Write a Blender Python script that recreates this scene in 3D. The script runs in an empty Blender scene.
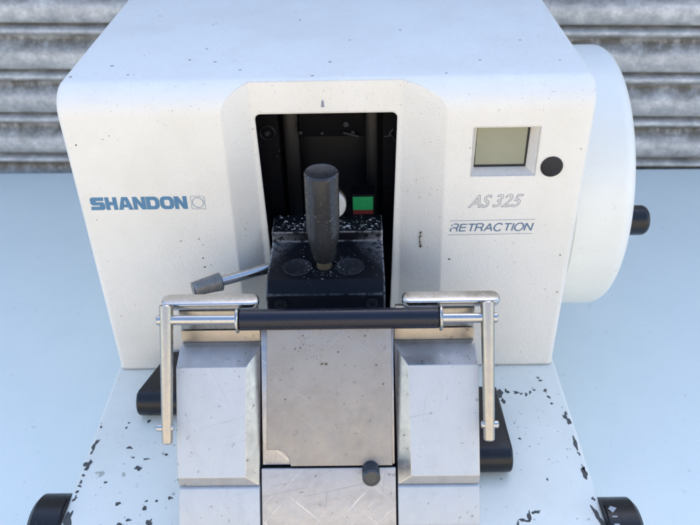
import bpy, bmesh, math, random
from mathutils import Vector, Matrix
random.seed(7)
sc = bpy.context.scene
COL = sc.collection
R = math.radians

# ------------------------------------------------------------------ materials
def new_mat(name):
    m = bpy.data.materials.new(name); m.use_nodes = True
    nt = m.node_tree
    return m, nt, nt.nodes['Principled BSDF']

def noise(nt, scale, detail=4, rough=.55, coord=None, vec_scale=None):
    tc = nt.nodes.new('ShaderNodeTexCoord')
    n = nt.nodes.new('ShaderNodeTexNoise')
    n.inputs['Scale'].default_value = scale
    n.inputs['Detail'].default_value = detail
    n.inputs['Roughness'].default_value = rough
    src = tc.outputs['Object']
    if vec_scale:
        mp = nt.nodes.new('ShaderNodeMapping'); mp.inputs['Scale'].default_value = vec_scale
        nt.links.new(src, mp.inputs['Vector']); src = mp.outputs['Vector']
    nt.links.new(src, n.inputs['Vector'])
    return n

def ramp(nt, src, stops):
    r = nt.nodes.new('ShaderNodeValToRGB')
    e = r.color_ramp.elements
    while len(e) < len(stops): e.new(.5)
    for k, (p, c) in enumerate(stops):
        e[k].position = p
        e[k].color = (c, c, c, 1) if not isinstance(c, tuple) else (*c, 1)
    nt.links.new(src, r.inputs['Fac'])
    return r

def mix(nt, fac, a, b):
    m = nt.nodes.new('ShaderNodeMix'); m.data_type = 'RGBA'
    if isinstance(fac, (int, float)): m.inputs[0].default_value = fac
    else: nt.links.new(fac, m.inputs[0])
    for k, s in ((6, a), (7, b)):
        if isinstance(s, tuple): m.inputs[k].default_value = (*s, 1)
        else: nt.links.new(s, m.inputs[k])
    return m.outputs[2]

def mul(nt, a, b):
    m = nt.nodes.new('ShaderNodeMath'); m.operation = 'MULTIPLY'
    for k, s in ((0, a), (1, b)):
        if isinstance(s, (int, float)): m.inputs[k].default_value = s
        else: nt.links.new(s, m.inputs[k])
    return m.outputs[0]

def bump(nt, bsdf, height, strength=.3, dist=.001, bevel=0):
    b = nt.nodes.new('ShaderNodeBump')
    b.inputs['Strength'].default_value = strength
    b.inputs['Distance'].default_value = dist
    nt.links.new(height, b.inputs['Height'])
    if bevel:
        v = nt.nodes.new('ShaderNodeBevel'); v.samples = 4; v.inputs['Radius'].default_value = bevel
        nt.links.new(v.outputs[0], b.inputs['Normal'])
    nt.links.new(b.outputs[0], bsdf.inputs['Normal'])

def edge_mask(nt, radius, lo=.02, hi=.10):
    """1 along convex or concave edges, 0 on flats: how far the rounded normal leaves the true one"""
    v = nt.nodes.new('ShaderNodeBevel'); v.samples = 8; v.inputs['Radius'].default_value = radius
    g_ = nt.nodes.new('ShaderNodeNewGeometry')
    d = nt.nodes.new('ShaderNodeVectorMath'); d.operation = 'DOT_PRODUCT'
    nt.links.new(v.outputs[0], d.inputs[0]); nt.links.new(g_.outputs['True Normal'], d.inputs[1])
    o = nt.nodes.new('ShaderNodeMath'); o.operation = 'SUBTRACT'; o.inputs[0].default_value = 1
    nt.links.new(d.outputs['Value'], o.inputs[1])
    return ramp(nt, o.outputs[0], [(lo, 0.), (hi, 1.)]).outputs['Color']

def scratches(nt, angle, scale=90, thr=.66):
    tc = nt.nodes.new('ShaderNodeTexCoord')
    mp = nt.nodes.new('ShaderNodeMapping'); mp.inputs['Rotation'].default_value = (R(35), 0, 0)
    mp2 = nt.nodes.new('ShaderNodeMapping'); mp2.inputs['Scale'].default_value = (.016, 1, 1)
    mp3 = nt.nodes.new('ShaderNodeMapping'); mp3.inputs['Rotation'].default_value = (0, R(angle), 0)
    nt.links.new(tc.outputs['Object'], mp.inputs['Vector']); nt.links.new(mp.outputs['Vector'], mp3.inputs['Vector']); nt.links.new(mp3.outputs['Vector'], mp2.inputs['Vector'])
    n = nt.nodes.new('ShaderNodeTexNoise'); n.inputs['Scale'].default_value = scale * 10; n.inputs['Detail'].default_value = 2
    n.inputs['Distortion'].default_value = .6
    nt.links.new(mp2.outputs['Vector'], n.inputs['Vector'])
    return ramp(nt, n.outputs['Fac'], [(thr, 0.), (thr + .03, 1.)]).outputs['Color']

def paint_mat(name, base, rough=.45, speck=.30, speck_col=(.16, .14, .11), peel=.5, peel_scale=700, soil=(.62, .58, .50), soil_amt=.25, bevel=0, speck_scale=150):
    m, nt, b = new_mat(name)
    # broad soiling, then little dirt specks broken up in patches
    s1 = noise(nt, 14, 5, .65)
    soilf = mul(nt, ramp(nt, s1.outputs['Fac'], [(.42, 0.), (.75, 1.)]).outputs['Color'], soil_amt)
    col = mix(nt, soilf, base, tuple(x * y for x, y in zip(base, soil)))
    s2 = noise(nt, speck_scale, 3, .6)
    s3 = noise(nt, 22, 2, .5)
    f2 = ramp(nt, s2.outputs['Fac'], [(.668, 0.), (.71, 1.)]).outputs['Color']
    f3 = ramp(nt, s3.outputs['Fac'], [(.46, 0.), (.62, 1.)]).outputs['Color']
    col = mix(nt, mul(nt, mul(nt, f2, f3), speck), col, speck_col)
    s4 = noise(nt, speck_scale * 2.4, 2, .5)
    f4 = ramp(nt, s4.outputs['Fac'], [(.70, 0.), (.73, 1.)]).outputs['Color']
    col = mix(nt, mul(nt, f4, speck * .8), col, speck_col)
    nt.links.new(col, b.inputs['Base Color'])
    b.inputs['Roughness'].default_value = rough
    n = noise(nt, peel_scale, 2, .5)
    bump(nt, b, n.outputs['Fac'], peel, .0006, bevel)
    return m

def metal_mat(name, base, rough=.35, metallic=1., grime=(.25, .2, .15), grime_amt=.3, scratch=.25, streak=(1, 1, 1), scale=60, bevel=0, speck=.5, scr=0, edge=0):
    m, nt, b = new_mat(name)
    s1 = noise(nt, scale, 6, .7, vec_scale=streak)
    f1 = ramp(nt, s1.outputs['Fac'], [(.45, 0.), (.78, 1.)]).outputs['Color']
    col = mix(nt, mul(nt, f1, grime_amt), base, tuple(x * y for x, y in zip(base, grime)))
    s2 = noise(nt, 260, 3, .6)
    f2 = ramp(nt, s2.outputs['Fac'], [(.66, 0.), (.70, 1.)]).outputs['Color']
    col = mix(nt, mul(nt, f2, speck), col, (.06, .05, .035))
    if scr:
        for k_, (an, th) in enumerate(((12, .68), (-38, .69), (83, .68), (47, .695), (-62, .69))):
            dark = k_ % 2 == 0
            col = mix(nt, mul(nt, scratches(nt, an, 70 + 17 * k_, th), scr), col, (.10, .095, .09) if dark else (.85, .85, .86))
    if edge:
        sg = noise(nt, 120, 4, .7)
        e_ = mul(nt, edge_mask(nt, .0012), ramp(nt, sg.outputs['Fac'], [(.42, 0.), (.58, 1.)]).outputs['Color'])
        col = mix(nt, mul(nt, e_, edge), col, (.13, .09, .06))
    nt.links.new(col, b.inputs['Base Color'])
    b.inputs['Metallic'].default_value = metallic
    s3 = noise(nt, scale * 2.5, 5, .7)
    rr = ramp(nt, s3.outputs['Fac'], [(.3, rough * .75), (.7, min(1., rough * 1.35))])
    nt.links.new(rr.outputs['Color'], b.inputs['Roughness'])
    s4 = noise(nt, 900, 3, .6, vec_scale=(1, .15, .15))
    bump(nt, b, s4.outputs['Fac'], scratch, .0002, bevel)
    return m

def black_mat(name, base=(.012, .013, .017), rough=.4, wear=.0, wear_col=(.35, .35, .36), bevel=0, thr=.64, spec=.3, edge=0):
    m, nt, b = new_mat(name)
    s = noise(nt, 320, 5, .75)
    f = ramp(nt, s.outputs['Fac'], [(thr, 0.), (thr + .05, 1.)]).outputs['Color']
    col = mix(nt, mul(nt, f, wear), base, wear_col)
    s1 = noise(nt, 45, 5, .6)
    col = mix(nt, mul(nt, ramp(nt, s1.outputs['Fac'], [(.4, 0.), (.8, 1.)]).outputs['Color'], .35), col, tuple(x * 1.7 + .001 for x in base))
    if edge:
        sg = noise(nt, 260, 4, .7)
        e_ = mul(nt, edge_mask(nt, .0016), ramp(nt, sg.outputs['Fac'], [(.40, 0.), (.52, 1.)]).outputs['Color'])
        col = mix(nt, mul(nt, e_, edge), col, (.58, .58, .59))
    b.inputs['Specular IOR Level'].default_value = spec
    nt.links.new(col, b.inputs['Base Color'])
    rr = ramp(nt, s1.outputs['Fac'], [(.3, rough * .8), (.7, min(1, rough * 1.3))])
    nt.links.new(rr.outputs['Color'], b.inputs['Roughness'])
    n = noise(nt, 700, 3, .6)
    bump(nt, b, n.outputs['Fac'], .25, .0003, bevel)
    return m

def plain_mat(name, base, rough=.5, metallic=0., var=.12, scale=200):
    m, nt, b = new_mat(name)
    s = noise(nt, scale, 4, .6)
    f = ramp(nt, s.outputs['Fac'], [(.35, 0.), (.7, 1.)]).outputs['Color']
    nt.links.new(mix(nt, mul(nt, f, var * 3), base, tuple(x * .6 for x in base)), b.inputs['Base Color'])
    b.inputs['Roughness'].default_value = rough
    b.inputs['Metallic'].default_value = metallic
    return m

M = {}
M['cream'] = paint_mat('cream_paint', (.80, .775, .715), .45, .60, peel=.6, peel_scale=850, bevel=.0028, soil_amt=.20, speck_col=(.20, .155, .10), speck_scale=300)
M['base'] = paint_mat('worn_base_paint', (.81, .81, .725), .38, .55, peel=.2, peel_scale=420, soil_amt=.26, speck_scale=110)
M['wheel'] = paint_mat('smooth_wheel_paint', (.79, .79, .735), .35, .2, peel=.08, peel_scale=300, soil_amt=.16)
M['table'] = paint_mat('table_paint', (.82, .875, .83), .32, .28, speck_col=(.34, .37, .33), peel=.12, peel_scale=120, soil_amt=.30, soil=(.84, .89, .92), speck_scale=75)
M['alu'] = metal_mat('painted_aluminium', (.53, .555, .575), .45, .22, (.7, .68, .66), .25, .35, (1, .4, .4), 70, speck=.4, scr=.16, edge=.6)
M['alu_cut'] = metal_mat('machined_aluminium', (.52, .51, .495), .36, .9, (.6, .52, .45), .35, .25, (1, .4, .4), 90, speck=.6, scr=.2, edge=.4)
M['alu_worn'] = metal_mat('scratched_aluminium', (.44, .435, .445), .36, .80, (.55, .5, .46), .45, .5, (.35, 1, 1), 90, speck=.45, scr=.45, edge=.45)
M['blade'] = metal_mat('dull_steel', (.32, .305, .292), .36, .9, (.62, .57, .52), .45, .12, (1, 1, 1), 40, speck=.25, scr=.07)
M['steel'] = metal_mat('nickel_steel', (.42, .395, .36), .27, 1., (.7, .6, .5), .2, .03, (1, 1, 1), 80, speck=.1)
M['chrome'] = metal_mat('bright_steel', (.50, .495, .49), .24, 1., (.6, .55, .5), .25, .03, (1, 1, 1), 90, speck=.2)
M['clampsteel'] = metal_mat('ground_steel', (.43, .395, .355), .34, 1., (.6, .5, .4), .3, .1, (1, 1, 1), 80, speck=.4)
M['black'] = black_mat('black_enamel', (.007, .0075, .010), rough=.30, wear=.25, spec=.4)
M['black_worn'] = black_mat('worn_black_casting', (.0055, .006, .009), .40, .25, (.36, .36, .37), bevel=.0005, thr=.67, spec=.13, edge=1.)
M['black_rough'] = black_mat('rough_black_casting', (.005, .0055, .008), .6, .8, (.5, .5, .5), thr=.60, spec=.15)
M['roller'] = black_mat('black_roller_tube', (.006, .008, .018), .26, .3, spec=.42, thr=.67)
M['interior'] = black_mat('black_cavity', (.0035, .004, .006), .6, .12, spec=.12)
M['rail'] = plain_mat('dark_rail', (.013, .0125, .014), .4)
M['panel'] = plain_mat('dark_panel', (.0055, .0065, .010), .5)
M['bit'] = plain_mat('dull_fastener', (.055, .062, .075), .4, .6)
M['lever'] = metal_mat('dark_handle_metal', (.052, .052, .055), .26, .5, (.45, .4, .36), .6, .12, (1, 1, .25), 110, speck=.3, scr=.30, edge=0)
M['plug'] = metal_mat('dark_plug_metal', (.035, .038, .045), .45, .6, (.4, .34, .3), .5, .4, (1, 1, 1), 150, speck=.3, scr=.3)
M['brass'] = plain_mat('brass_neck', (.40, .33, .22), .35, .9)
M['knob_glint'] = plain_mat('painted_glint', (.72, .71, .68), .4)
M['ochre'] = plain_mat('brown_brass_rim', (.30, .24, .15), .45, .5)
M['chip'] = plain_mat('bare_chip', (.095, .095, .088), .7, .0, .25, 400)
M['green'] = plain_mat('green_label', (.012, .30, .09), .45, 0, .2, 300)
M['red'] = plain_mat('red_label', (.13, .014, .018), .5, 0, .25, 300)
M['blue_ink'] = plain_mat('blue_ink', (.085, .22, .37), .5, 0, .10, 500)
M['navy_ink'] = plain_mat('navy_ink', (.12, .20, .31), .5, 0, .06)
M['grey_ink'] = plain_mat('grey_ink', (.25, .26, .33), .5, 0, .1)
M['dot'] = plain_mat('black_membrane', (.012, .011, .014), .6, 0, .2, 900)
M['lcd'] = plain_mat('lcd_glass', (.30, .305, .225), .16, 0, .05, 60)
M['lcd_edge'] = plain_mat('lcd_gasket_shade', (.015, .018, .02), .5, 0, .2, 700)
M['cell'] = plain_mat('window_plastic', (.84, .79, .73), .4, 0, .10, 350)
M['tick'] = plain_mat('dial_white', (.42, .45, .48), .5)
M['flake'] = plain_mat('wax_white', (.55, .55, .56), .6)
M['grip'] = metal_mat('knurled_grip', (.27, .26, .25), .45, .7, (.5, .4, .35), .5, .9, (1, 1, 1), 160, speck=.4)
M['pin'] = metal_mat('dark_pin_metal', (.075, .08, .085), .4, .6, (.5, .4, .35), .5, .5, (1, 1, 1), 160, speck=.3, edge=.0)
M['residue'] = plain_mat('dark_residue', (.13, .11, .07), .6, 0, .3, 500)
M['concrete'] = plain_mat('bounce_floor_concrete', (.31, .285, .235), .85, 0, .12, 6)

def shutter_mat():
    m, nt, b = new_mat('galvanised_shutter')
    tc = nt.nodes.new('ShaderNodeTexCoord')
    sep = nt.nodes.new('ShaderNodeSeparateXYZ'); nt.links.new(tc.outputs['Object'], sep.inputs[0])
    a = nt.nodes.new('ShaderNodeMath'); a.operation = 'DIVIDE'; a.inputs[1].default_value = PITCH
    nt.links.new(sep.outputs['Z'], a.inputs[0])
    fr = nt.nodes.new('ShaderNodeMath'); fr.operation = 'FRACT'; nt.links.new(a.outputs[0], fr.inputs[0])
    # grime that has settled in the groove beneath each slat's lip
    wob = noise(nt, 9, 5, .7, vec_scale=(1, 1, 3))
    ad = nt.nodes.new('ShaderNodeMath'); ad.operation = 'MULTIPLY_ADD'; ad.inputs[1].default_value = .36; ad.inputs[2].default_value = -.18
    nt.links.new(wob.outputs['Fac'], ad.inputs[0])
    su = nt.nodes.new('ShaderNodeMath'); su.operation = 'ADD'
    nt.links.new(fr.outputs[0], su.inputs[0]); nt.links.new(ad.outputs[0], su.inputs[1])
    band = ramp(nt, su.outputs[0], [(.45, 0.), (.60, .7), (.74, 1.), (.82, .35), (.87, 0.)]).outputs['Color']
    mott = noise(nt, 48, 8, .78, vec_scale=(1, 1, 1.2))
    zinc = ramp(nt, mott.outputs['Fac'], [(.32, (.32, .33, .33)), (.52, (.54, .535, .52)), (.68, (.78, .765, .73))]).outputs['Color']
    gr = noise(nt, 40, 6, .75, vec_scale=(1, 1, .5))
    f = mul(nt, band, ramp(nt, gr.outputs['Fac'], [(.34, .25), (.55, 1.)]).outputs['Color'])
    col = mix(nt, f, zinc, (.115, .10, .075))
    nt.links.new(col, b.inputs['Base Color'])
    b.inputs['Metallic'].default_value = .30
    b.inputs['Roughness'].default_value = .55
    bump(nt, b, mott.outputs['Fac'], .25, .002)
    return m
WALLY, WALLZ = -3.6, 1.8
M['render'] = plain_mat('sand_render', (.375, .342, .292), .85, 0, .06, 12)
PITCH = .0636
TOPK = 13
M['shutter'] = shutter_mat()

# ------------------------------------------------------------------ mesh builder
class MB:
    def __init__(self): self.bm = bmesh.new()
    def poly(self, pts): return self.bm.faces.new([self.bm.verts.new(p) for p in pts])
    def hexa(self, a, b):
        """a, b: two matching loops of points joined into a closed solid"""
        va = [self.bm.verts.new(p) for p in a]; vb = [self.bm.verts.new(p) for p in b]
        n = len(va)
        self.bm.faces.new(va[::-1]); self.bm.faces.new(vb)
        for i in range(n): self.bm.faces.new([va[i], va[(i + 1) % n], vb[(i + 1) % n], vb[i]])
        return self
    def box(self, x0, x1, y0, y1, z0, z1):
        return self.hexa([(x0, y0, z0), (x1, y0, z0), (x1, y1, z0), (x0, y1, z0)], [(x0, y0, z1), (x1, y0, z1), (x1, y1, z1), (x0, y1, z1)])
    def extr(self, prof, x0, x1):
        """profile of (y, z) swept along x"""
        return self.hexa([(x0, y, z) for y, z in prof], [(x1, y, z) for y, z in prof])
    def lathe(self, p0, axis, prof, n=40, ref=None):
        """prof: list of (distance along the axis, radius); closed with caps when radius 0"""
        ax = Vector(axis).normalized()
        e1 = Vector(ref) if ref else (Vector((1, 0, 0)) if abs(ax.x) < .9 else Vector((0, 0, 1)))
        e1 = (e1 - ax * e1.dot(ax)).normalized(); e2 = ax.cross(e1)
        p0 = Vector(p0); rings = []
        for s, r in prof:
            c = p0 + ax * s
            if r < 1e-7: rings.append([self.bm.verts.new(c)])
            else: rings.append([self.bm.verts.new(c + (e1 * math.cos(2 * math.pi * k / n) + e2 * math.sin(2 * math.pi * k / n)) * r) for k in range(n)])
        for a, b in zip(rings, rings[1:]):
            for k in range(n):
                k2 = (k + 1) % n
                if len(a) == 1 and len(b) == 1: continue
                if len(a) == 1: self.bm.faces.new([a[0], b[k], b[k2]])
                elif len(b) == 1: self.bm.faces.new([a[k], b[0], a[k2]])
                else: self.bm.faces.new([a[k], b[k], b[k2], a[k2]])
        return self
    def rod(self, p0, p1, r0, r1=None, n=32, cham=None):
        r1 = r0 if r1 is None else r1
        L = (Vector(p1) - Vector(p0)).length
        c = min(r0, r1) * .22 if cham is None else cham
        return self.lathe(p0, Vector(p1) - Vector(p0), [(0, 0), (0, r0 - c), (c, r0), (L - c, r1), (L, r1 - c), (L, 0)], n)
    def build(self, name, mat, parent=None, bevel=0, seg=3, smooth=38, ang=25):
        bm = self.bm
        bmesh.ops.recalc_face_normals(bm, faces=bm.faces)
        if bevel:
            es = [e for e in bm.edges if len(e.link_faces) == 2 and e.calc_face_angle(0) > R(ang)]
            bmesh.ops.bevel(bm, geom=es, offset=bevel, segments=seg, profile=.5, affect='EDGES', clamp_overlap=True)
        return finish(bm, name, mat, parent, smooth)

def root_loc(o):
    v = Vector((0, 0, 0))
    while o is not None: v += o.location; o = o.parent
    return v

def finish(bm, name, mat, parent, smooth=38):
    me = bpy.data.meshes.new(name)
    if parent is not None:
        bmesh.ops.translate(bm, verts=bm.verts, vec=-root_loc(parent))
    bm.to_mesh(me); bm.free()
    return link_mesh(me, name, mat, parent, smooth)

def link_mesh(me, name, mat, parent, smooth=38):
    me.materials.clear(); me.materials.append(mat)
    if smooth:
        me.polygons.foreach_set('use_smooth', [True] * len(me.polygons))
        me.set_sharp_from_angle(angle=R(smooth))
    o = bpy.data.objects.new(name, me); COL.objects.link(o)
    if parent is not None: o.parent = parent
    return o

def thing(name, label, cat, loc=(0, 0, 0), rot=(0, 0, 0), group=None):
    o = bpy.data.objects.new(name, None); COL.objects.link(o)
    o.location = loc; o.rotation_euler = rot; o.empty_display_size = .02
    o['label'] = label; o['category'] = cat
    if group: o['group'] = group
    return o

def arc(cx, cy, r, a0, a1, n=8):
    return [(cx + r * math.cos(R(a0 + (a1 - a0) * k / n)), cy + r * math.sin(R(a0 + (a1 - a0) * k / n))) for k in range(n + 1)]

def rounded_rect(x0, x1, z0, z1, r, n=6):
    return arc(x1 - r, z1 - r, r, 0, 90, n) + arc(x0 + r, z1 - r, r, 90, 180, n) + arc(x0 + r, z0 + r, r, 180, 270, n) + arc(x1 - r, z0 + r, r, 270, 360, n)

def bool_diff(obj, cutters):
    for c in cutters:
        md = obj.modifiers.new('cut', 'BOOLEAN'); md.operation = 'DIFFERENCE'; md.solver = 'EXACT'; md.object = c
    dg = bpy.context.evaluated_depsgraph_get(); dg.update()
    me = bpy.data.meshes.new_from_object(obj.evaluated_get(dg))
    obj.modifiers.clear(); old = obj.data; obj.data = me; bpy.data.meshes.remove(old)
    for c in cutters:
        d = c.data; bpy.data.objects.remove(c); bpy.data.meshes.remove(d)
    return obj

# ------------------------------------------------------------------ setting
g = MB(); g.box(-40, 40, -60, 3.0, -.95, -.85)  # unseen floor, added to bounce warm sunlight onto the machine
ground = g.build('ground', M['concrete'], None, 0, smooth=0); ground['kind'] = 'structure'

g = MB(); g.box(-7.5, 7.5, WALLY - .2, WALLY, -.852, WALLZ)  # unseen wall added behind the camera to block low sky and bounce warmth
g.box(-7.55, 7.55, WALLY - .25, WALLY + .05, WALLZ + .002, WALLZ + .08)
yw = g.build('bounce_wall', M['render'], None, .01); yw['kind'] = 'structure'
TZ = -.09
table = thing('table', 'pale blue-white painted table top under the microtome', 'table', (0, 0, TZ))
t = MB()
t.hexa([(-1.25, -.27, TZ - .035), (1.25, -.27, TZ - .035), (1.25, .492, TZ - .035), (-1.25, .539, TZ - .035)],
       [(-1.25, -.27, TZ), (1.25, -.27, TZ), (1.25, .492, TZ), (-1.25, .539, TZ)])
t.build('table_top', M['table'], table, .004)

# roller shutter behind the table: every slat is a lip, a groove and a full belly
shutter = thing('roller_shutter', 'weathered grey galvanised roller shutter behind the table', 'roller shutter', (0, .533, -.0135), (0, R(.9), R(-1.15)))
def slat_profile():
    p = []
    pts = [(0, .004), (.015, .012), (.03, .012), (.05, .004), (.08, -.004), (.15, -.0085), (.24, -.0112), (.34, -.0122), (.44, -.0112),
           (.54, -.0085), (.63, -.004), (.70, .000), (.76, .0015), (.81, -.001), (.85, -.0055), (.89, -.0085), (.93, -.0092), (.965, -.0075), (.985, -.003), (.995, .002)]
    return pts
sm = bmesh.new(); prev = None
prof = []
for k in range(-13, TOPK):
    for f, dy in slat_profile(): prof.append((dy, (k + f) * PITCH))
NX = 2
for (dy, z) in prof:
    row = [sm.verts.new((x, dy, z)) for x in (-2.2, 2.2)]
    if prev: sm.faces.new([prev[0], prev[1], row[1], row[0]])
    prev = row
bk = [sm.verts.new((x, .02, z)) for z in (prof[0][1], prof[-1][1]) for x in (-2.2, 2.2)]
sm.faces.new([bk[0], bk[2], bk[3], bk[1]])
me = bpy.data.meshes.new('slat_curtain'); sm.to_mesh(me); sm.free()
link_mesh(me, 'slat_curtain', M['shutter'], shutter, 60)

# ------------------------------------------------------------------ microtome
H = .2465
micro = thing('microtome', 'cream benchtop microtome with black clamp opening, small display and chipped base', 'microtome', (0, .15, TZ))

# base: a painted casting with worn edges
b = MB()
b.hexa([(-.1848, -.22, TZ + .012), (.1848, -.22, TZ + .012), (.183, .44, TZ + .012), (-.183, .44, TZ + .012)],
       [(-.1849, -.22, 0), (.1849, -.22, 0), (.1795, .44, 0), (-.1795, .44, 0)])
base = b.build('base', M['base'], micro, .0035, 4)
for sx in (-1, 1):
    for y in (-.18, .40):
        f = MB(); f.rod((sx * .15, y, TZ), (sx * .15, y, TZ + .0122), .016); f.build('rubber_foot', M['black'], base)

# housing with rounded top edges, scooped centre and openings
hb = bmesh.new()
bmesh.ops.create_cube(hb, size=1, matrix=Matrix.Translation((0, .20, H / 2 + .0006)) @ Matrix.Diagonal((.36, .40, H - .0012, 1)))
front_top = [e for e in hb.edges if all(abs(v.co.y) < 1e-4 and v.co.z > .1 for v in e.verts)]
bmesh.ops.bevel(hb, geom=front_top, offset=.0195, segments=22, profile=.5, affect='EDGES')
side = [e for e in hb.edges if len(e.link_faces) == 2 and any(abs(f.normal.x) > .9 for f in e.link_faces) and not all(v.co.z < .01 for v in e.verts)]
bmesh.ops.bevel(hb, geom=side, offset=.0042, segments=4, profile=.5, affect='EDGES')
bmesh.ops.recalc_face_normals(hb, faces=hb.faces)
housing = finish(hb, 'housing', M['cream'], micro, 0)

RY = .0135
def cutter(bm):
    bmesh.ops.recalc_face_normals(bm.bm, faces=bm.bm.faces)
    return finish(bm.bm, 'cutter', M['cream'], micro, 0)
# scoop: ramps run from the front face in to the back of the recess
c1 = MB(); k = .03
def fr(x0, xs): return x0 + (x0 - xs) * (k / RY)
topF, botF, topB, botB = .0695, .0845, .0515, .0525
c1.hexa([(-fr(botF, botB), -k, -.02), (fr(botF, botB), -k, -.02), (fr(topF, topB), -k, H + .06), (-fr(topF, topB), -k, H + .06)],
        [(-botB, RY, -.02), (botB, RY, -.02), (topB, RY, H + .06), (-topB, RY, H + .06)])
bool_diff(housing, [cutter(c1)])
# opening through the back of the recess into a dark cavity
c2 = MB()
op = arc(.0487 - .004, .2222 - .004, .004, 0, 90, 6) + arc(-.0491 + .004, .2222 - .004, .004, 90, 180, 6) + [(-.0452, .012), (.0448, .012)]
c2.hexa([(x, -.02, z) for x, z in op], [(x, RY + .004, z) for x, z in op])
c3 = MB(); c3.box(-.085, .085, RY + .0035, .30, .006, H - .010)
bool_diff(housing, [cutter(c2)]); bool_diff(housing, [cutter(c3)])
# display window
c4 = MB(); c4.box(.0999, .1447, -.02, .0115, .1790, .2158)
bool_diff(housing, [cutter(c4)])
dark = MB()   # lining of the cavity
LB = [(-.0845, RY + .0042), (.0845, RY + .0042)]
lin = bmesh.new()
x0, x1, y0, y1, z0, z1 = -.0848, .0848, RY + .0041, .2997, .0062, H - .0103
vv = [lin.verts.new(p) for p in ((x0, y0, z0), (x1, y0, z0), (x1, y1, z0), (x0, y1, z0), (x0, y0, z1), (x1, y0, z1), (x1, y1, z1), (x0, y1, z1))]
for idx in ((0, 1, 2, 3), (4, 7, 6, 5), (0, 3, 7, 4), (1, 5, 6, 2), (3, 2, 6, 7)): lin.faces.new([vv[i] for i in idx])
# inner face around the opening, and the dark edge of the sheet
n_op = len(op)
ov = [lin.verts.new((x * .996, RY + .0006, z if z < .02 else z - .0002)) for x, z in op]
ob = [lin.verts.new((x * .996, y0, z if z < .02 else z - .0002)) for x, z in op]
for i in range(n_op): lin.faces.new([ov[i], ov[(i + 1) % n_op], ob[(i + 1) % n_op], ob[i]])
cavity = finish(lin, 'cavity_lining', M['interior'], micro, 0)

def interior(name, mat, *boxes, bevel=.0006):
    m_ = MB()
    for bx in boxes: m_.box(*bx)
    return m_.build(name, mat, cavity, bevel, 2)
interior('guide_rail', M['rail'], (-.0365, -.0250, .072, .082, .02, .232))
interior('guide_rail', M['rail'], (.0285, .0365, .068, .080, .02, .232))
interior('back_panel', M['panel'], (-.060, .060, .100, .106, .01, .232))
br = interior('top_bracket', M['interior'], (-.0238, .0262, .066, .096, .1795, .2005))
for (px, pz, r) in ((-.0225, .184, .0016), (-.006, .1835, .0014), (.0125, .1905, .0026), (.0175, .1835, .0018)):
    s = MB(); s.rod((px, .0662, pz), (px, .0635, pz), r); s.build('screw', M['bit'], cavity)
s = MB(); s.hexa([(.010, .0660, .1835), (.022, .0660, .1800), (.022, .0660, .1815), (.010, .0660, .1850)], [(.010, .0625, .1835), (.022, .0625, .1800), (.022, .0625, .1815), (.010, .0625, .1850)])
s.build('spring_clip', M['bit'], cavity)
s = MB(); s.box(-.0255, -.0249, .0706, .0716, .190, .2005); s.build('rail_highlight', M['bit'], cavity)
s = MB(); s.box(.0280, .0286, .0668, .0678, .14, .2005); s.build('rail_highlight', M['bit'], cavity)  # lighter strip stands in for the highlight line along the rail
# round fastener on the left wall of the opening and odd clips on the right
s = MB()
s.lathe((-.0465, .0520, .1905), (0, -1, 0), [(0, .0056), (.0012, .0062), (.0018, .0056), (.0012, .0050), (0, .0048)], 32)
s.rod((-.0465, .052, .1905), (-.0465, .0495, .1905), .0022)
s.build('round_fastener', M['bit'], cavity)
s = MB(); s.box(-.085, -.038, .0522, .060, .02, .232); s.build('side_plate', M['interior'], cavity, .001)
s = MB(); s.box(.040, .085, .0522, .060, .02, .232); s.build('side_plate', M['interior'], cavity, .001)
for (px, pz, a, L) in ((.0462, .190, 55, .006), (.0440, .1865, 8, .006), (.0478, .1855, -60, .007), (-.0385, .1760, 20, .0016), (-.0405, .171, 5, .0016)):
    d = Vector((math.cos(R(a)), 0, math.sin(R(a)))) * L / 2
    s = MB(); c = Vector((px, .0508, pz)); s.rod(c - d, c + d, .0007, n=10); s.build('wire_clip', M['bit'], cavity)

# display: window liner, glass and a dark border painting in the inner shadow
cell = MB()
cb = bmesh.new()
O = [(.1001, .1792), (.1445, .1792), (.1445, .2156), (.1001, .2156)]
I = [(.1030, .1808), (.1398, .1808), (.1402, .2128), (.1034, .2128)]
ov = [cb.verts.new((x, .0004, z)) for x, z in O]; iv = [cb.verts.new((x, .0095, z)) for x, z in I]; iw = [cb.verts.new((x, .0112, z)) for x, z in I]
for i in range(4):
    j = (i + 1) % 4
    cb.faces.new([ov[i], ov[j], iv[j], iv[i]]); cb.faces.new([iv[i], iv[j], iw[j], iw[i]])
bmesh.ops.recalc_face_normals(cb, faces=cb.faces); bmesh.ops.reverse_faces(cb, faces=cb.faces)
disp = finish(cb, 'display', M['cell'], micro, 0)
s = MB(); s.box(.1028, .1404, .0104, .0112, .1806, .2130); s.build('gasket_shade', M['lcd_edge'], disp)
s = MB(); s.box(.1036, .1384, .0096, .0103, .1829, .2127); s.build('screen', M['lcd'], disp, .0004, 1)
s = MB(); s.lathe((.1556, -.0001, .1858), (0, -1, 0), [(-.001, 0), (-.001, .0077), (.0006, .0077), (.0010, .0071), (.0011, 0)], 48)
s.build('push_button', M['dot'], micro)

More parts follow.
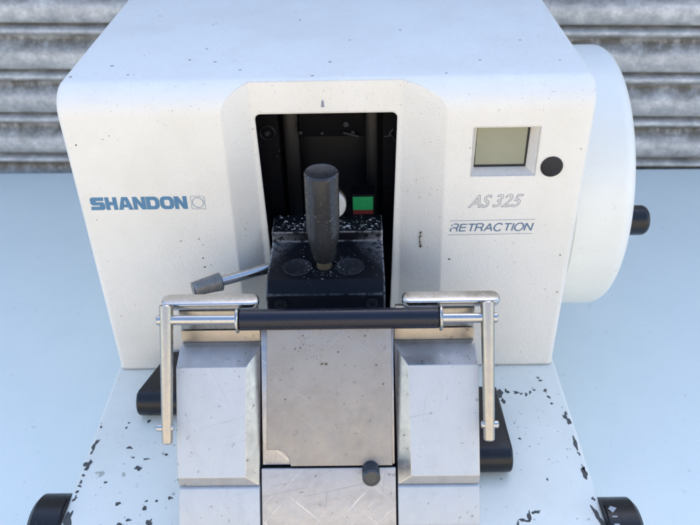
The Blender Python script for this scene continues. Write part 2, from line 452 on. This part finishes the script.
# ---- lettering: filled outlines, converted to meshes a hair proud of the front face
def place_curve(cu, rect, name, mat, parent, y=-.00012, shear=0):
    o = bpy.data.objects.new('tmp', cu); COL.objects.link(o)
    dg = bpy.context.evaluated_depsgraph_get(); dg.update()
    me = bpy.data.meshes.new_from_object(o.evaluated_get(dg))
    bpy.data.objects.remove(o)
    P = [(v.co.x + shear * v.co.y, v.co.y, v.co.z) for v in me.vertices]
    xs = [p[0] for p in P]; ys = [p[1] for p in P]
    x0, x1, z0, z1 = rect
    off = root_loc(parent)
    zs = max(abs(p[2]) for p in P) or 1
    for v, p in zip(me.vertices, P):
        v.co = Vector((x0 + (p[0] - min(xs)) / (max(xs) - min(xs)) * (x1 - x0), y - p[2] / zs * .00004, z0 + (p[1] - min(ys)) / (max(ys) - min(ys)) * (z1 - z0))) - off
    me.name = name
    return link_mesh(me, name, mat, parent, 0)

def text_curve(body, extrude=.02, offset=0, outline=0):
    cu = bpy.data.curves.new('txt', 'FONT'); cu.body = body; cu.size = 1; cu.offset = offset
    if outline:
        cu.fill_mode = 'NONE'; cu.bevel_depth = outline; cu.bevel_resolution = 1; cu.extrude = 0
    else: cu.extrude = extrude
    return cu

GL = {
 'S': (1.16, [[(.15, 1), (1.12, 1), (1.08, .72), (.50, .72), (.44, .68), (.48, .63), (.98, .63), (1.14, .52), (1.14, .14), (.98, 0), (-.04, 0), (.0, .28), (.68, .28), (.74, .32), (.70, .37), (.16, .37), (.0, .50), (0, .86)]]),
 'H': (.98, [[(0, 0), (.34, 0), (.34, .37), (.62, .37), (.62, 0), (.96, 0), (.96, 1), (.62, 1), (.62, .63), (.34, .63), (.34, 1), (0, 1)]]),
 'A': (1.18, [[(0, 0), (.36, 1), (.84, 1), (1.18, 0), (.82, 0), (.76, .19), (.42, .19), (.36, 0)], [(.50, .42), (.68, .42), (.61, .74), (.57, .74)]]),
 'N': (1.04, [[(0, 0), (.33, 0), (.33, .52), (.68, 0), (1.03, 0), (1.03, 1), (.70, 1), (.70, .48), (.35, 1), (0, 1)]]),
 'D': (1.08, [[(0, 0), (.74, 0), (.96, .10), (1.06, .30), (1.06, .70), (.96, .90), (.74, 1), (0, 1)], [(.34, .26), (.60, .26), (.70, .33), (.72, .5), (.70, .67), (.60, .74), (.34, .74)]]),
 'O': (1.12, [[(.30, 0), (.82, 0), (1.02, .10), (1.12, .30), (1.12, .70), (1.02, .90), (.82, 1), (.30, 1), (.10, .90), (0, .70), (0, .30), (.10, .10)], [(.42, .26), (.70, .26), (.78, .36), (.78, .64), (.70, .74), (.42, .74), (.34, .64), (.34, .36)]]),
}
def block_curve(word, gap=.03):
    cu = bpy.data.curves.new('word', 'CURVE'); cu.dimensions = '2D'; cu.fill_mode = 'BOTH'; cu.extrude = .02
    x = 0
    for ch in word:
        w, loops = GL[ch]
        for lp in loops:
            sp = cu.splines.new('POLY'); sp.points.add(len(lp) - 1)
            for q, (px, py) in zip(sp.points, lp): q.co = (x + px, py, 0, 1)
            sp.use_cyclic_u = True
        x += w + gap
    return cu
place_curve(block_curve('SHANDON'), (-.1716, -.1016, .1560, .1665), 'logo_lettering', M['blue_ink'], housing)
# square emblem with a ring in it
def frame_ring(m_, outer, inner, y=-.00012):
    n = len(outer)
    for i in range(n):
        j = (i + 1) % n
        m_.hexa([(outer[i][0], y, outer[i][1]), (outer[j][0], y, outer[j][1]), (inner[j][0], y, inner[j][1]), (inner[i][0], y, inner[i][1])],
                [(outer[i][0], y + .00006, outer[i][1]), (outer[j][0], y + .00006, outer[j][1]), (inner[j][0], y + .00006, inner[j][1]), (inner[i][0], y + .00006, inner[i][1])])
s = MB()
x0, x1, z0, z1, w = -.0989, -.0889, .1557, .1664, .00026
frame_ring(s, [(x0, z0), (x1, z0), (x1, z1), (x0, z1)], [(x0 + w, z0 + w), (x1 - w, z0 + w), (x1 - w, z1 - w), (x0 + w, z1 - w)])
cx, cz = (x0 + x1) / 2, (z0 + z1) / 2
frame_ring(s, [(cx + .0041 * math.cos(a * math.pi / 18), cz + .0043 * math.sin(a * math.pi / 18)) for a in range(36)],
           [(cx + .0037 * math.cos(a * math.pi / 18), cz + .0039 * math.sin(a * math.pi / 18)) for a in range(36)], -.00016)
s.build('emblem', M['navy_ink'], housing, 0, smooth=0)
place_curve(text_curve('AS', outline=.014), (.0998, .1166, .1533, .1640), 'model_lettering', M['grey_ink'], housing, shear=.38)
place_curve(text_curve('325', outline=.014), (.1172, .1389, .1535, .1642), 'model_lettering', M['grey_ink'], housing, shear=.38)
# thin grotesque capitals drawn as single strokes
def el(cx, cy, rx, ry, a0, a1, n=18): return [(cx + rx * math.cos(R(a0 + (a1 - a0) * k / n)), cy + ry * math.sin(R(a0 + (a1 - a0) * k / n))) for k in range(n + 1)]
R_BOWL = [(0, 1), (.44, 1)] + el(.44, .745, .20, .255, 90, -90, 10) + [(0, .49)]
ST = {'R': (.74, [[(0, 0), (0, 1)], R_BOWL, [(.40, .49), (.58, .40), (.62, .10), (.66, 0)]]),
      'r': (.74, [[(0, 0), (0, .42)], [(0, .74), (0, .92)], [(.14, 1), (.44, 1)] + el(.44, .745, .20, .255, 90, -90, 10) + [(.12, .49)], [(.40, .49), (.58, .40), (.62, .10), (.66, 0)]]),
      'E': (.62, [[(0, 0), (0, 1)], [(0, .95), (.58, .95)], [(0, .05), (.60, .05)], [(0, .52), (.56, .52)]]),
      'T': (.64, [[(-.03, .95), (.67, .95)], [(.32, 1), (.32, 0)]]),
      'A': (.76, [[(0, 0), (.37, 1)], [(.37, 1), (.74, 0)], [(.13, .34), (.61, .34)]]),
      'C': (.82, [el(.40, .5, .40, .51, 38, 322, 26)]),
      'I': (.12, [[(.06, 0), (.06, 1)]]),
      'O': (.88, [el(.42, .5, .42, .51, 0, 360, 32)]),
      'N': (.74, [[(0, 0), (0, 1)], [(.01, .98), (.65, .02)], [(.66, 0), (.66, 1)]])}
cu = bpy.data.curves.new('caption', 'CURVE'); cu.dimensions = '3D'; cu.bevel_depth = .074; cu.bevel_resolution = 1
cx_ = 0
for ch in 'rETRACTION':
    wd, loops = ST[ch]
    for lp in loops:
        sp = cu.splines.new('POLY'); sp.points.add(len(lp) - 1)
        for q_, (px, py) in zip(sp.points, lp): q_.co = (cx_ + px, py, 0, 1)
    cx_ += wd + .15
place_curve(cu, (.0877, .1489, .1329, .1403), 'caption_lettering', M['navy_ink'], housing, shear=.17)
s = MB()
for (xa, za, xb, zb) in ((.0876, .1424, .1493, .1427), (.0868, .1303, .1484, .1306)):
    s.hexa([(xa, -.00012, za), (xb, -.00012, zb), (xb, -.00012, zb + .0003), (xa, -.00012, za + .0003)],
           [(xa, -.00004, za), (xb, -.00004, zb), (xb, -.00004, zb + .0003), (xa, -.00004, za + .0003)])
s.build('caption_rule', M['navy_ink'], housing, 0, smooth=0)
# small moulded arrow above the opening
s = MB(); s.hexa([(-.0034, RY - .0002, .2268), (-.0010, RY - .0002, .2268), (-.0015, RY - .0002, .2310), (-.0022, RY - .0002, .2322), (-.0029, RY - .0002, .2310)],
                 [(-.0034, RY + .0002, .2268), (-.0010, RY + .0002, .2268), (-.0015, RY + .0002, .2310), (-.0022, RY + .0002, .2322), (-.0029, RY + .0002, .2310)])
s.build('centre_mark', M['grey_ink'], housing, 0, smooth=0)

# chipped paint: flat irregular patches bare of paint
def blob(m_, cx, cy, rx, ry, z, rot=0, n=22, jag=.35):
    top = []
    h = [(random.uniform(-jag, jag) * .8, random.uniform(0, 6.28)) for _ in range(4)]
    for k in range(n):
        a = 2 * math.pi * k / n
        q = max(.25, 1 + sum(am * math.sin((i_ + 2) * a + ph) for i_, (am, ph) in enumerate(h)))
        px, py = rx * q * math.cos(a), ry * q * math.sin(a)
        top.append((cx + px * math.cos(rot) - py * math.sin(rot), cy + px * math.sin(rot) + py * math.cos(rot)))
    m_.hexa([(x, y, z - .0002) for x, y in top], [(x, y, z) for x, y in top])
dm = MB()
for (x, z) in [(-.1474, .2142), (-.152, .2117), (-.1713, .2079), (-.1109, .1283), (-.0973, .1299), (-.0965, .1128), (-.0961, .1045), (-.0913, .1063), (-.1695, .1476), (.174, .0763), (.1644, .0793), (.0887, .1088), (.098, .2009), (.0986, .1918), (.1739, .1989), (.1716, .1111)]:
    r_ = random.uniform(.0004, .0009); h_ = [random.uniform(.5, 1.4) for _ in range(9)]
    P_ = [(x + r_ * h_[k] * math.cos(k * .698), z + r_ * .8 * h_[k] * math.sin(k * .698)) for k in range(9)]
    dm.hexa([(a_, .0001, b_) for a_, b_ in P_], [(a_, -.0001, b_) for a_, b_ in P_])
for (x, y) in [(-.174, .0255), (-.1506, .0451), (-.1351, .0274), (-.0886, .0765), (-.0787, .0494), (-.1402, .1579), (-.0905, .1344), (-.0926, .132), (-.0973, .0543), (-.059, .0331), (-.0087, .0202), (.0549, .1116), (.0815, .0207), (.1421, .084), (.1073, .0443), (.0164, .0907), (-.0239, .1406), (.1622, .0416), (.0026, .0455)]:
    blob(dm, x, y, random.uniform(.0006, .0013), random.uniform(.0004, .0008), H + .0001, random.uniform(-.5, .5), 14)
for k in range(16):      # brown smear down the right ramp of the scoop
    z = .130 - k * .0009 + random.uniform(-.0003, .0003); x = .0668 + random.uniform(-.0007, .0007); r_ = random.uniform(.0003, .0008)
    xb = .0845 - (z + .02) / .3265 * .0150; xi = .0525 - (z + .02) / .3265 * .0010
    pt = lambda a_, b_, o_: (a_, RY * (xb - a_) / (xb - xi) + o_, b_)
    P_ = [(x + r_ * random.uniform(.6, 1.3) * math.cos(q_ * .785), z + r_ * 1.3 * random.uniform(.6, 1.3) * math.sin(q_ * .785)) for q_ in range(8)]
    dm.hexa([pt(a_, b_, .0002) for a_, b_ in P_], [pt(a_, b_, -.00025 - k * .000004) for a_, b_ in P_])
do_ = dm.build('dirt_mark', M['residue'], housing, 0, smooth=0); do_['kind'] = 'stuff'
chips = MB()
CH = [(.1312, -.0326, .0034, .0052), (.1332, -.041, .0018, .003), (.1240, -.0296, .001, .001), (.1370, -.0295, .0009, .0026), (.1385, -.031, .0012, .002), (.1449, -.0316, .0021, .0018), (.1486, -.0330, .0013, .001),
      (.1525, -.034, .0013, .0018), (.1560, -.0316, .001, .002), (.1597, -.0290, .0013, .0010), (.1655, -.0150, .0012, .0012), (.1668, -.0182, .0014, .0013), (.1685, -.0297, .0011, .0026), (.1697, -.0370, .001, .0022), (.1705, -.0442, .0014, .001),
      (.1392, -.0800, .0011, .0011), (.1265, -.0905, .0009, .0009), (.1520, -.1180, .0008, .0012),
      (.1335, -.1490, .0013, .005), (.1295, -.1520, .004, .0012), (.1250, -.1560, .0012, .003), (.1385, -.1455, .0035, .0013),
      (-.1395, -.0365, .0013, .0025), (-.1437, -.0585, .0012, .0022), (-.1597, -.0650, .0009, .0013), (-.1590, -.0600, .0008, .001), (-.1525, -.0850, .0022, .0014), (-.1415, -.1045, .0030, .0021), (-.1235, -.0920, .0014, .001),
      (-.1165, -.0805, .0014, .001), (-.1375, -.0960, .0022, .0009), (-.1475, -.0945, .0012, .0008), (-.1485, -.1355, .0020, .0017), (-.1290, -.1395, .0016, .0022), (-.1220, -.1335, .0012, .001), (-.1130, -.1310, .0019, .0013),
      (-.1420, -.1530, .004, .0014), (-.1232, -.1525, .002, .0046), (-.1380, -.1490, .0018, .0013), (-.1095, -.1150, .0015, .0012), (-.1620, -.1170, .0012, .0012), (-.1290, -.1335, .001, .001), (-.1560, -.1540, .0024, .0015)]
for (cx_, cy_, rx, ry) in CH: blob(chips, cx_, cy_, rx * .9, ry * .9, .00012, random.uniform(-.3, .3))
def edge_x(y): return .1795 + (.1860 - .1795) * (.44 - y) / .80
for sx, lst in ((1, ((-.0610, .0018, .0056), (-.0545, .0009, .002), (-.0850, .0014, .0068), (-.0950, .0008, .0018), (-.1130, .0019, .0056), (-.1085, .0009, .003), (-.1500, .0020, .0085), (-.1350, .0009, .002))),
                (-1, ((-.0820, .0014, .0060), (-.0895, .0007, .002), (-.1010, .0021, .0056), (-.1105, .0010, .0014), (-.1165, .0010, .0016), (-.1200, .0012, .0012), (-.1250, .0009, .0018), (-.1310, .0011, .0025), (-.1480, .0024, .0085), (-.1585, .0026, .0060), (-.0640, .0008, .0014)))):
    for (y, rx, ry) in lst: blob(chips, sx * (edge_x(y) - .0037 - rx * .5), y, rx * 1.0, ry * .9, .00012, sx * random.uniform(-.05, .25), 22, .4)
for k in range(16):
    x = random.choice((-1, 1)) * random.uniform(.112, .176); y = random.uniform(-.20, -.03); r_ = random.uniform(.0002, .0005)
    blob(chips, x, y, r_, r_, .00012, 0, 9)
co = chips.build('chipped_paint', M['chip'], base, 0, smooth=0); co['kind'] = 'stuff'
# dirty seam where housing meets base
s = MB(); s.box(-.1775, .1775, .0012, .02, .0001, .0007); s.build('seam', M['chip'], base, 0, smooth=0)

# dial knobs on either side of the base
def dial(sx, cy, cz, r, xin, xout):
    m_ = MB()
    m_.lathe((sx * xin, cy, cz), (sx, 0, 0), [(0, 0), (0, r - .001), (.001, r), (xout - xin - .003, r), (xout - xin, r - .003), (xout - xin, 0)], 64)
    return m_.build('dial_knob', M['black'], micro)
kr = dial(1, -.152, -.0225, .0285, .1835, .2070)
kl = dial(-1, -.143, -.0245, .0285, .1835, .2065)
ticks = MB()
def on_rim(cy, cz, r, x, a): return (x, cy - r * math.cos(R(a)), cz + r * math.sin(R(a)))
for a in (86, 75, 65, 55, 45, 35):
    p = [on_rim(-.152, -.0225, .0287, x, a + d) for x, d in ((.1868, -.9), (.1902, -.9), (.1902, .9), (.1868, .9))]
    q = [on_rim(-.152, -.0225, .0284, x, a + d) for x, d in ((.1868, -.9), (.1902, -.9), (.1902, .9), (.1868, .9))]
    ticks.hexa(q, p)
tri = ((.1858, 99), (.1880, 92), (.1915, 100), (.1880, 104))
ticks.hexa([on_rim(-.152, -.0225, .0284, x, a) for x, a in tri], [on_rim(-.152, -.0225, .0288, x, a) for x, a in tri])
ticks.build('dial_mark', M['tick'], kr, 0, smooth=0)

# handwheel with its crank handle
wy, wz, wr, wx0, wx1 = .145, .0985, .1155, .186, .2365
w_ = MB()
pr = [(0, 0), (0, wr - .004), (.004, wr)]
pr += [(wx1 - wx0 - .012 + .012 * math.sin(R(a)), wr - .012 + .012 * math.cos(R(a))) for a in range(0, 91, 10)]
pr += [(wx1 - wx0 - .001, wr - .030), (wx1 - wx0 - .010, wr - .036), (wx1 - wx0 - .010, .02), (wx1 - wx0, .018), (wx1 - wx0, 0)]
w_.lathe((wx0, wy, wz), (1, 0, 0), pr, 128)
wheel = w_.build('handwheel', M['wheel'], micro, 0, smooth=30)
s = MB(); s.lathe((.17, wy, wz), (1, 0, 0), [(0, 0), (0, .03), (.0165, .03), (.0165, 0)], 40); s.build('wheel_hub', M['black'], wheel)
hx, hy, hz, hr = .2260, .0665, .0992, .0124
s = MB()
s.lathe((hx, hy, hz), (1, 0, 0), [(0, 0), (0, hr)] + [(.0275 + .006 * math.sin(R(a)), hr - .006 + .006 * math.cos(R(a))) for a in range(0, 91, 15)] + [(.0335, 0)], 40)
s.build('crank_handle', M['black'], wheel)

# specimen clamp reaching out of the opening
cl = MB()
cl.extr([(-.052, .085), (-.052, .1162), (-.0416, .1220), (.0066, .1220), (.0066, .1305), (.0300, .1305), (.0300, .085)], -.0440, .0390)
clamp = cl.build('specimen_clamp', M['black_worn'], micro, .0006, 2)
s = MB(); s.box(.0158, .0338, .0302, .0440, .085, .1482); s.build('label_holder', M['interior'], clamp, .0006, 2)
s = MB(); s.box(-.0425, .0375, .0072, .0290, .1304, .1312)
s.build('rough_ledge', M['black_rough'], clamp, .0002, 1)
for px in (-.0229, .0145):
    s = MB(); s.lathe((px, -.0268, .1216), (0, 0, 1), [(0, 0), (0, .0104), (.0007, .0104), (.0009, .0099), (.0005, .0092), (.0005, 0)], 48)
    s.build('round_plug', M['plug'], clamp)
lv = Vector((-.0040, -.0256, .1215)); top = Vector((-.0031, -.0256, .1985))
ax = top - lv; L = ax.length
s = MB(); s.lathe(lv, ax, [(0, 0), (0, .0055), (.0070, .0050), (.0085, 0)], 32); neck = s.build('brass_neck', M['brass'], clamp)
s = MB()
s.lathe(lv, ax, [(.0065, 0), (.0065, .0066), (.008, .0076), (.022, .0104), (.032, .0114), (.042, .0116), (L - .0012, .0117), (L, .0107), (L - .0006, .0095), (L - .0010, 0)], 56)
s.build('clamp_lever', M['lever'], clamp)
# round knob behind the lever, pale cap colouring in its specular reflection, coloured label
s = MB(); s.lathe((-.0008, .0298, .1432), (0, -1, 0), [(-.030, 0), (-.030, .006), (0, .006), (0, .0127), (.004, .0127)], 48); kn = s.build('rear_knob', M['ochre'], clamp)
s = MB(); s.lathe((-.0008, .0259, .1432), (0, -1, 0), [(0, .0127), (.003, .0125), (.0040, .0113), (.0040, 0)], 48)
s.build('knob_cap', M['knob_glint'], clamp)
s = MB(); s.box(.0168, .0322, .0296, .0300, .1351, .1466); s.build('green_label', M['green'], clamp, 0, smooth=0)
for z0_, z1_ in ((.1313, .1350),):
    s = MB(); s.box(.0169, .0323, .0296, .0300, z0_, z1_); s.build('red_label', M['red'], clamp, 0, smooth=0)
for px in (-.0339, .0297):
    s = MB(); s.lathe((px, -.0515, .1088), (0, -1, 0), [(0, 0), (0, .0046), (.0016, .0044), (.0016, .0022), (.0008, .0020), (.0008, 0)], 32); s.build('cap_screw', M['black'], clamp)
# wax flecks and metal crumbs on the ledge and round the lever's foot
fl = MB()
def flake(x, y, z, r):
    n = random.choice((3, 4, 5)); a0 = random.random() * 6.28
    tilt = random.uniform(-.5, .5)
    P = [(x + r * random.uniform(.5, 1.3) * math.cos(a0 + 6.28 * k / n), y + r * random.uniform(.3, 1.) * math.sin(a0 + 6.28 * k / n)) for k in range(n)]
    fl.hexa([(px, py, z + abs(tilt * r)) for px, py in P], [(px, py, z + abs(tilt * r) + r * .3) for px, py in P])
for k in range(230):
    x = random.uniform(-.042, .037); y = .0075 + abs(random.gauss(0, .009)); y = min(y, .0285)
    if .016 < x < .033 and y > .02: continue
    flake(x, y, .1312, random.choice((.0002, .0002, .0003, .0003, .0004, .0006, .0009)))
for k in range(80):
    a = random.random() * 6.28; r_ = .008 + abs(random.gauss(0, .006))
    flake(-.0040 + r_ * math.cos(a), min(.004, -.0256 + r_ * math.sin(a)), .1221, random.choice((.0002, .0003, .0005)))
for k in range(90): flake(random.uniform(-.043, .038), random.uniform(-.038, .0055), .1220, random.choice((.0001, .0002, .0002, .0003)))
for (x, y, r_) in ((.0130, .012, .0019), (.0105, .011, .0016), (-.034, .020, .0016), (.030, .020, .0015), (.0345, .015, .0011), (-.0185, .0275, .0019), (-.0380, .0255, .0014)): flake(x, y, .1312, r_)
fo = fl.build('wax_fleck', M['flake'], clamp, 0, smooth=0); fo['kind'] = 'stuff'
# worn bright corner along the clamp's front edge
# side lever with knurled grip
s = MB(); a = Vector((-.0400, -.0110, .1125)); bq = Vector((-.0802, -.0300, .1122)); s.rod(a, bq, .0042, .0036)
sl = s.build('side_lever', M['chrome'], micro)
gr = MB(); d = (bq - a).normalized(); p0 = bq - d * .002
gp = [(0, 0), (0, .0058), (.0008, .0068)]
for k in range(16): gp += [(.0012 + k * .0012, .0068 - k * .00009), (.0018 + k * .0012, .0064 - k * .00009)]
gp += [(.0215, .0052), (.022, 0)]
gr.lathe(p0, d, gp, 36); gr.build('knurled_grip', M['grip'], sl)

# ------------------------------------------------------------------ knife holder, standing on the base in front of the opening
kh = thing('knife_holder', 'silver aluminium knife holder with black guard roller standing on the chipped base', 'knife holder', (0, -.12, 0))
SA = Vector((0, -.0400, -.0570)).normalized()       # down the sloping faces
NA = Vector((0, -.8185, .5745))                     # out of them, towards the front
def side_block(sx):
    m_ = MB(); v = m_.bm.verts
    F = [(.0955, -.1160, .1082), (.0512, -.1160, .1082), (.0525, -.1560, .0512), (.0955, -.1560, .0512)]
    B = [(.0952, -.1005, .1120), (.0430, -.1005, .1120), (.0440, -.1563, .0437), (.0957, -.1563, .0437)]
    K = [(.0952, -.0962, .1122), (.0430, -.0962, .1122), (.0440, -.0705, .0437), (.0957, -.0705, .0437)]
    f = [v.new((sx * p[0], p[1], p[2])) for p in F]; b_ = [v.new((sx * p[0], p[1], p[2])) for p in B]; k_ = [v.new((sx * p[0], p[1], p[2])) for p in K]
    m_.bm.faces.new(f); m_.bm.faces.new(k_)
    for i in range(4):
        j = (i + 1) % 4
        m_.bm.faces.new([f[i], f[j], b_[j], b_[i]]); m_.bm.faces.new([b_[i], b_[j], k_[j], k_[i]])
    o = m_.build('side_block', M['alu'], kh, .0004, 2, smooth=9, ang=8)
    o.data.materials.append(M['alu_cut'])
    for p in o.data.polygons:
        n_ = p.normal
        if n_.dot(Vector((0, -.8185, .5745))) < .965 and n_.y < .3: p.material_index = 1
    return o
def lower_block(sx):
    m_ = MB()
    m_.hexa([(sx * .0440, y, z) for y, z in ((-.1578, .0428), (-.1715, .0232), (-.1715, .0140), (-.1900, .0140), (-.1900, .0002), (-.0705, .0002), (-.0705, .0428))],
            [(sx * .0957, y, z) for y, z in ((-.1578, .0428), (-.1715, .0232), (-.1715, .0140), (-.1900, .0140), (-.1900, .0002), (-.0705, .0002), (-.0705, .0428))])
    return m_.build('lower_block', M['alu'], kh, .0007, 2, ang=15)
for sx in (-1, 1): side_block(sx); lower_block(sx)
# central support: one piece under the blade plate and a lower nose beyond a dark groove
def slope(s, off): # point down the slope from the top of the plate line, off = out of the plane
    p = Vector((0, -.0990, .1240)) + SA * s + NA * off
    return (p.y, p.z)
cs = MB()
p1, p2 = slope(0, -.0025), slope(.0866, -.0025)
cs.extr([p1, p2, (p2[0] + .02, p2[1] - .014), (-.0705, .0436), (-.0705, .0900)], -.0424, .0424)
cs.build('blade_support', M['alu_worn'], kh, .0006, 2)
cn = MB()
q1, q2 = slope(.0877, .0008), slope(.150, .0010)
cn.extr([q1, q2, (q2[0], .0002), (-.0900, .0002), (-.0900, .0300), (q1[0] + .012, q1[1] - .012)], -.0428, .0428)
cn.build('support_nose', M['alu_worn'], kh, .0038, 5, ang=30)
s = MB(); s.extr([(-.0703, .0004), (-.0703, .0900), (-.0600, .0820), (-.0600, .0004)], -.0940, .0940); s.build('rear_block', M['alu'], kh, .0008, 2)
# blade plate: thin dull steel with a notch cut from its lower left corner
pl = MB()
def plate_pt(x, s, off):
    p = Vector((x, -.0990, .1240)) + SA * s + NA * off; return tuple(p)
o2 = [(-.0380, -.012), (.0414, -.012), (.0408, .0865), (-.0240, .0865)]
o2 += [(-.0247, .0835), (-.0256, .0805), (-.0274, .0780), (-.0298, .0766), (-.0325, .0760), (-.0392, .0758)]
pl.hexa([plate_pt(x, s_, 0) for x, s_ in o2], [plate_pt(x, s_, .0016) for x, s_ in o2])
bp = pl.build('blade_plate', M['blade'], kh, .0003, 1)
rs = MB()
RES = [(-.0032, .0215, .0010), (-.0006, .0216, .0011), (-.0150, .0036, .0006), (.0243, .0041, .0007), (.0142, .0046, .0004), (.0071, .0141, .0006), (-.0202, .0118, .0006), (-.0170, .0112, .0007), (-.0271, .0111, .0004),
       (.0311, .0226, .0007), (.0353, .0347, .0007), (-.0269, .0440, .0006), (.0104, .0471, .0004), (.0177, .0231, .0004), (-.0106, .0100, .0004), (.0114, .0224, .0004), (.0017, .0394, .0003), (-.0299, .0313, .0004), (.0219, .0422, .0004), (.0268, .0581, .0004)]
RES += [(random.gauss(-.008, .010), abs(random.gauss(.012, .007)), random.uniform(.0002, .0004)) for _ in range(34)] + [(random.uniform(-.037, .039), random.uniform(.0, .083), random.uniform(.00015, .0003)) for _ in range(40)]
for (x, s_, r_) in RES:
    if s_ > .074 and x < -.022: continue
    h_ = [random.uniform(.6, 1.4) for _ in range(9)]
    P_ = [(x + r_ * h_[k] * math.cos(k * .698), s_ + r_ * .8 * h_[k] * math.sin(k * .698)) for k in range(9)]
    rs.hexa([plate_pt(a_, b_, .0014) for a_, b_ in P_], [plate_pt(a_, b_, .0017 + r_ * .08) for a_, b_ in P_])
ro = rs.build('dark_fleck', M['residue'], bp, 0, smooth=0); ro['kind'] = 'stuff'
# locking pin at the plate's lower right corner
s = MB(); a = Vector((.0268, -.1500, .0515)); e = Vector((.0271, -.1632, .0575)); d = e - a
s.lathe(a, d, [(0, 0), (0, .0056), (d.length - .0012, .0056), (d.length, .0046), (d.length, .0040), (d.length - .0004, .0038), (d.length - .0004, 0)], 36)
s.build('locking_pin', M['pin'], kh)
# knife guards: a polished flange over a steel plate on either side
for sx in (-1, 1):
    gz = .1425
    fl_ = rounded_rect(.0455, .1072, -.0950, -.0835, .0050, 8)
    m_ = MB(); m_.hexa([(sx * x + .0026, y, gz - .0050) for x, y in fl_], [(sx * x + .0026, y, gz) for x, y in fl_])
    gplate = m_.build('guard_flange', M['chrome'], kh, .0013, 4)
    m_ = MB(); m_.box(*sorted((sx * .0436, sx * .0938)), -.0952, -.0900, .1222, gz - .0052); m_.build('guard_plate', M['steel'], kh, .0005, 2)
    m_ = MB(); m_.box(*sorted((sx * .0432, sx * .0946)), -.0958, -.0895, .0450, .1216); m_.build('blade_clamp', M['clampsteel'], kh, .0004, 2)
    # swinging guard arm, pivot screw and rod-end washer
    top_, bot_ = Vector((sx * .1002 + (.0012 if sx < 0 else 0), -.1000, .1465)), Vector((sx * .1003 + (.0006 if sx < 0 else 0), -.1486, .0748))
    m_ = MB(); m_.rod(top_, bot_, .0043, .0034, 36); arm = m_.build('guard_arm', M['steel'], kh)
    pv = bot_ + (top_ - bot_) * .115
    m_ = MB(); m_.rod((sx * .0955, pv.y, pv.z), (sx * .1062, pv.y, pv.z), .0023, n=24); m_.build('pivot_screw', M['chrome'], kh)
rp = Vector((0, -.1052, .1378))
m_ = MB(); m_.rod((-.1052, rp.y, rp.z + .0006), (.1066, rp.y, rp.z - .0006), .0031, n=28); m_.build('guard_rod', M['chrome'], kh)
m_ = MB(); m_.lathe((-.0535, rp.y, rp.z), (1, 0, 0), [(0, 0), (0, .0060), (.0006, .0066), (.1230, .0066), (.1236, .0060), (.1236, 0)], 48); m_.build('guard_roller', M['roller'], kh)
for px in (-.0555, .0703):
    m_ = MB(); m_.lathe((px, rp.y, rp.z), (1, 0, 0), [(0, 0), (0, .0076), (.0005, .0082), (.0013, .0082), (.0018, .0076), (.0018, 0)], 40); m_.build('roller_washer', M['chrome'], kh)
# black clamping feet either side at the bottom
def foot(plan_fn, y0, y1, xin):
    m_ = MB(); h = .0225; r_ = h / 2; prof_ = [(y1, .0003)] + [(y0 + r_ - r_ * math.sin(R(a)), r_ - r_ * math.cos(R(a)) + .0003) for a in range(0, 181, 15)] + [(y1, h + .0003)]
    m_.hexa([(xin, y, z) for y, z in prof_], [(plan_fn(y), y, z) for y, z in prof_])
    return m_.build('clamp_foot', M['black'], kh, .0022, 3, ang=60)
foot(lambda y: -.1515 + max(0, (y + .046)) * .36, -.0590, -.0025, -.0900)
foot(lambda y: .1270 - max(0, (y + .09)) * .05, -.1175, -.0465, .0900)

# ------------------------------------------------------------------ light
SUN_EL, SUN_AZ = 42, 12
w = bpy.data.worlds.new('World'); sc.world = w; w.use_nodes = True
nt = w.node_tree
sky = nt.nodes.new('ShaderNodeTexSky'); sky.sky_type = 'NISHITA'; sky.sun_disc = False
sky.ozone_density = 1.0; sky.air_density = 1.0; sky.dust_density = 1.0; sky.altitude = 0
sky.sun_elevation = R(SUN_EL); sky.sun_rotation = R(SUN_AZ)
nt.links.new(sky.outputs[0], nt.nodes['Background'].inputs['Color'])
nt.nodes['Background'].inputs['Strength'].default_value = .15
sl_ = bpy.data.lights.new('Sun', 'SUN'); sl_.energy = 4; sl_.angle = R(1); sl_.color = (1, .92, .80)
so = bpy.data.objects.new('Sun', sl_); COL.objects.link(so)
sd = Vector((math.sin(R(SUN_AZ)) * math.cos(R(SUN_EL)), math.cos(R(SUN_AZ)) * math.cos(R(SUN_EL)), math.sin(R(SUN_EL))))
so.rotation_euler = sd.to_track_quat('Z', 'Y').to_euler()
so.location = sd * 5

# ------------------------------------------------------------------ camera
cam = bpy.data.cameras.new('Camera'); co_ = bpy.data.objects.new('Camera', cam); COL.objects.link(co_); sc.camera = co_
cam.sensor_width = 36; cam.lens = 36 * 768.56 / 700
cam.clip_start = .02; cam.clip_end = 200
P, Y, RO = .609637, .0176644, -.023725
f = Vector((0, math.cos(P), -math.sin(P))); u = Vector((0, math.sin(P), math.cos(P))); r = Vector((1, 0, 0))
Z = Matrix.Rotation(Y, 3, 'Z'); f, u, r = Z @ f, Z @ u, Z @ r
r2 = r * math.cos(RO) + u * math.sin(RO); u2 = -r * math.sin(RO) + u * math.cos(RO)
m3 = Matrix((r2, u2, -f)).transposed()
co_.matrix_world = Matrix.Translation((.02251, -.475986, .439283)) @ m3.to_4x4()
cam.dof.use_dof = True; cam.dof.focus_distance = .53; cam.dof.aperture_fstop = 14

sc.view_settings.view_transform = 'Standard'; sc.view_settings.look = 'None'
sc.view_settings.exposure = 1.78; sc.view_settings.gamma = 1
sc.render.engine = 'CYCLES'
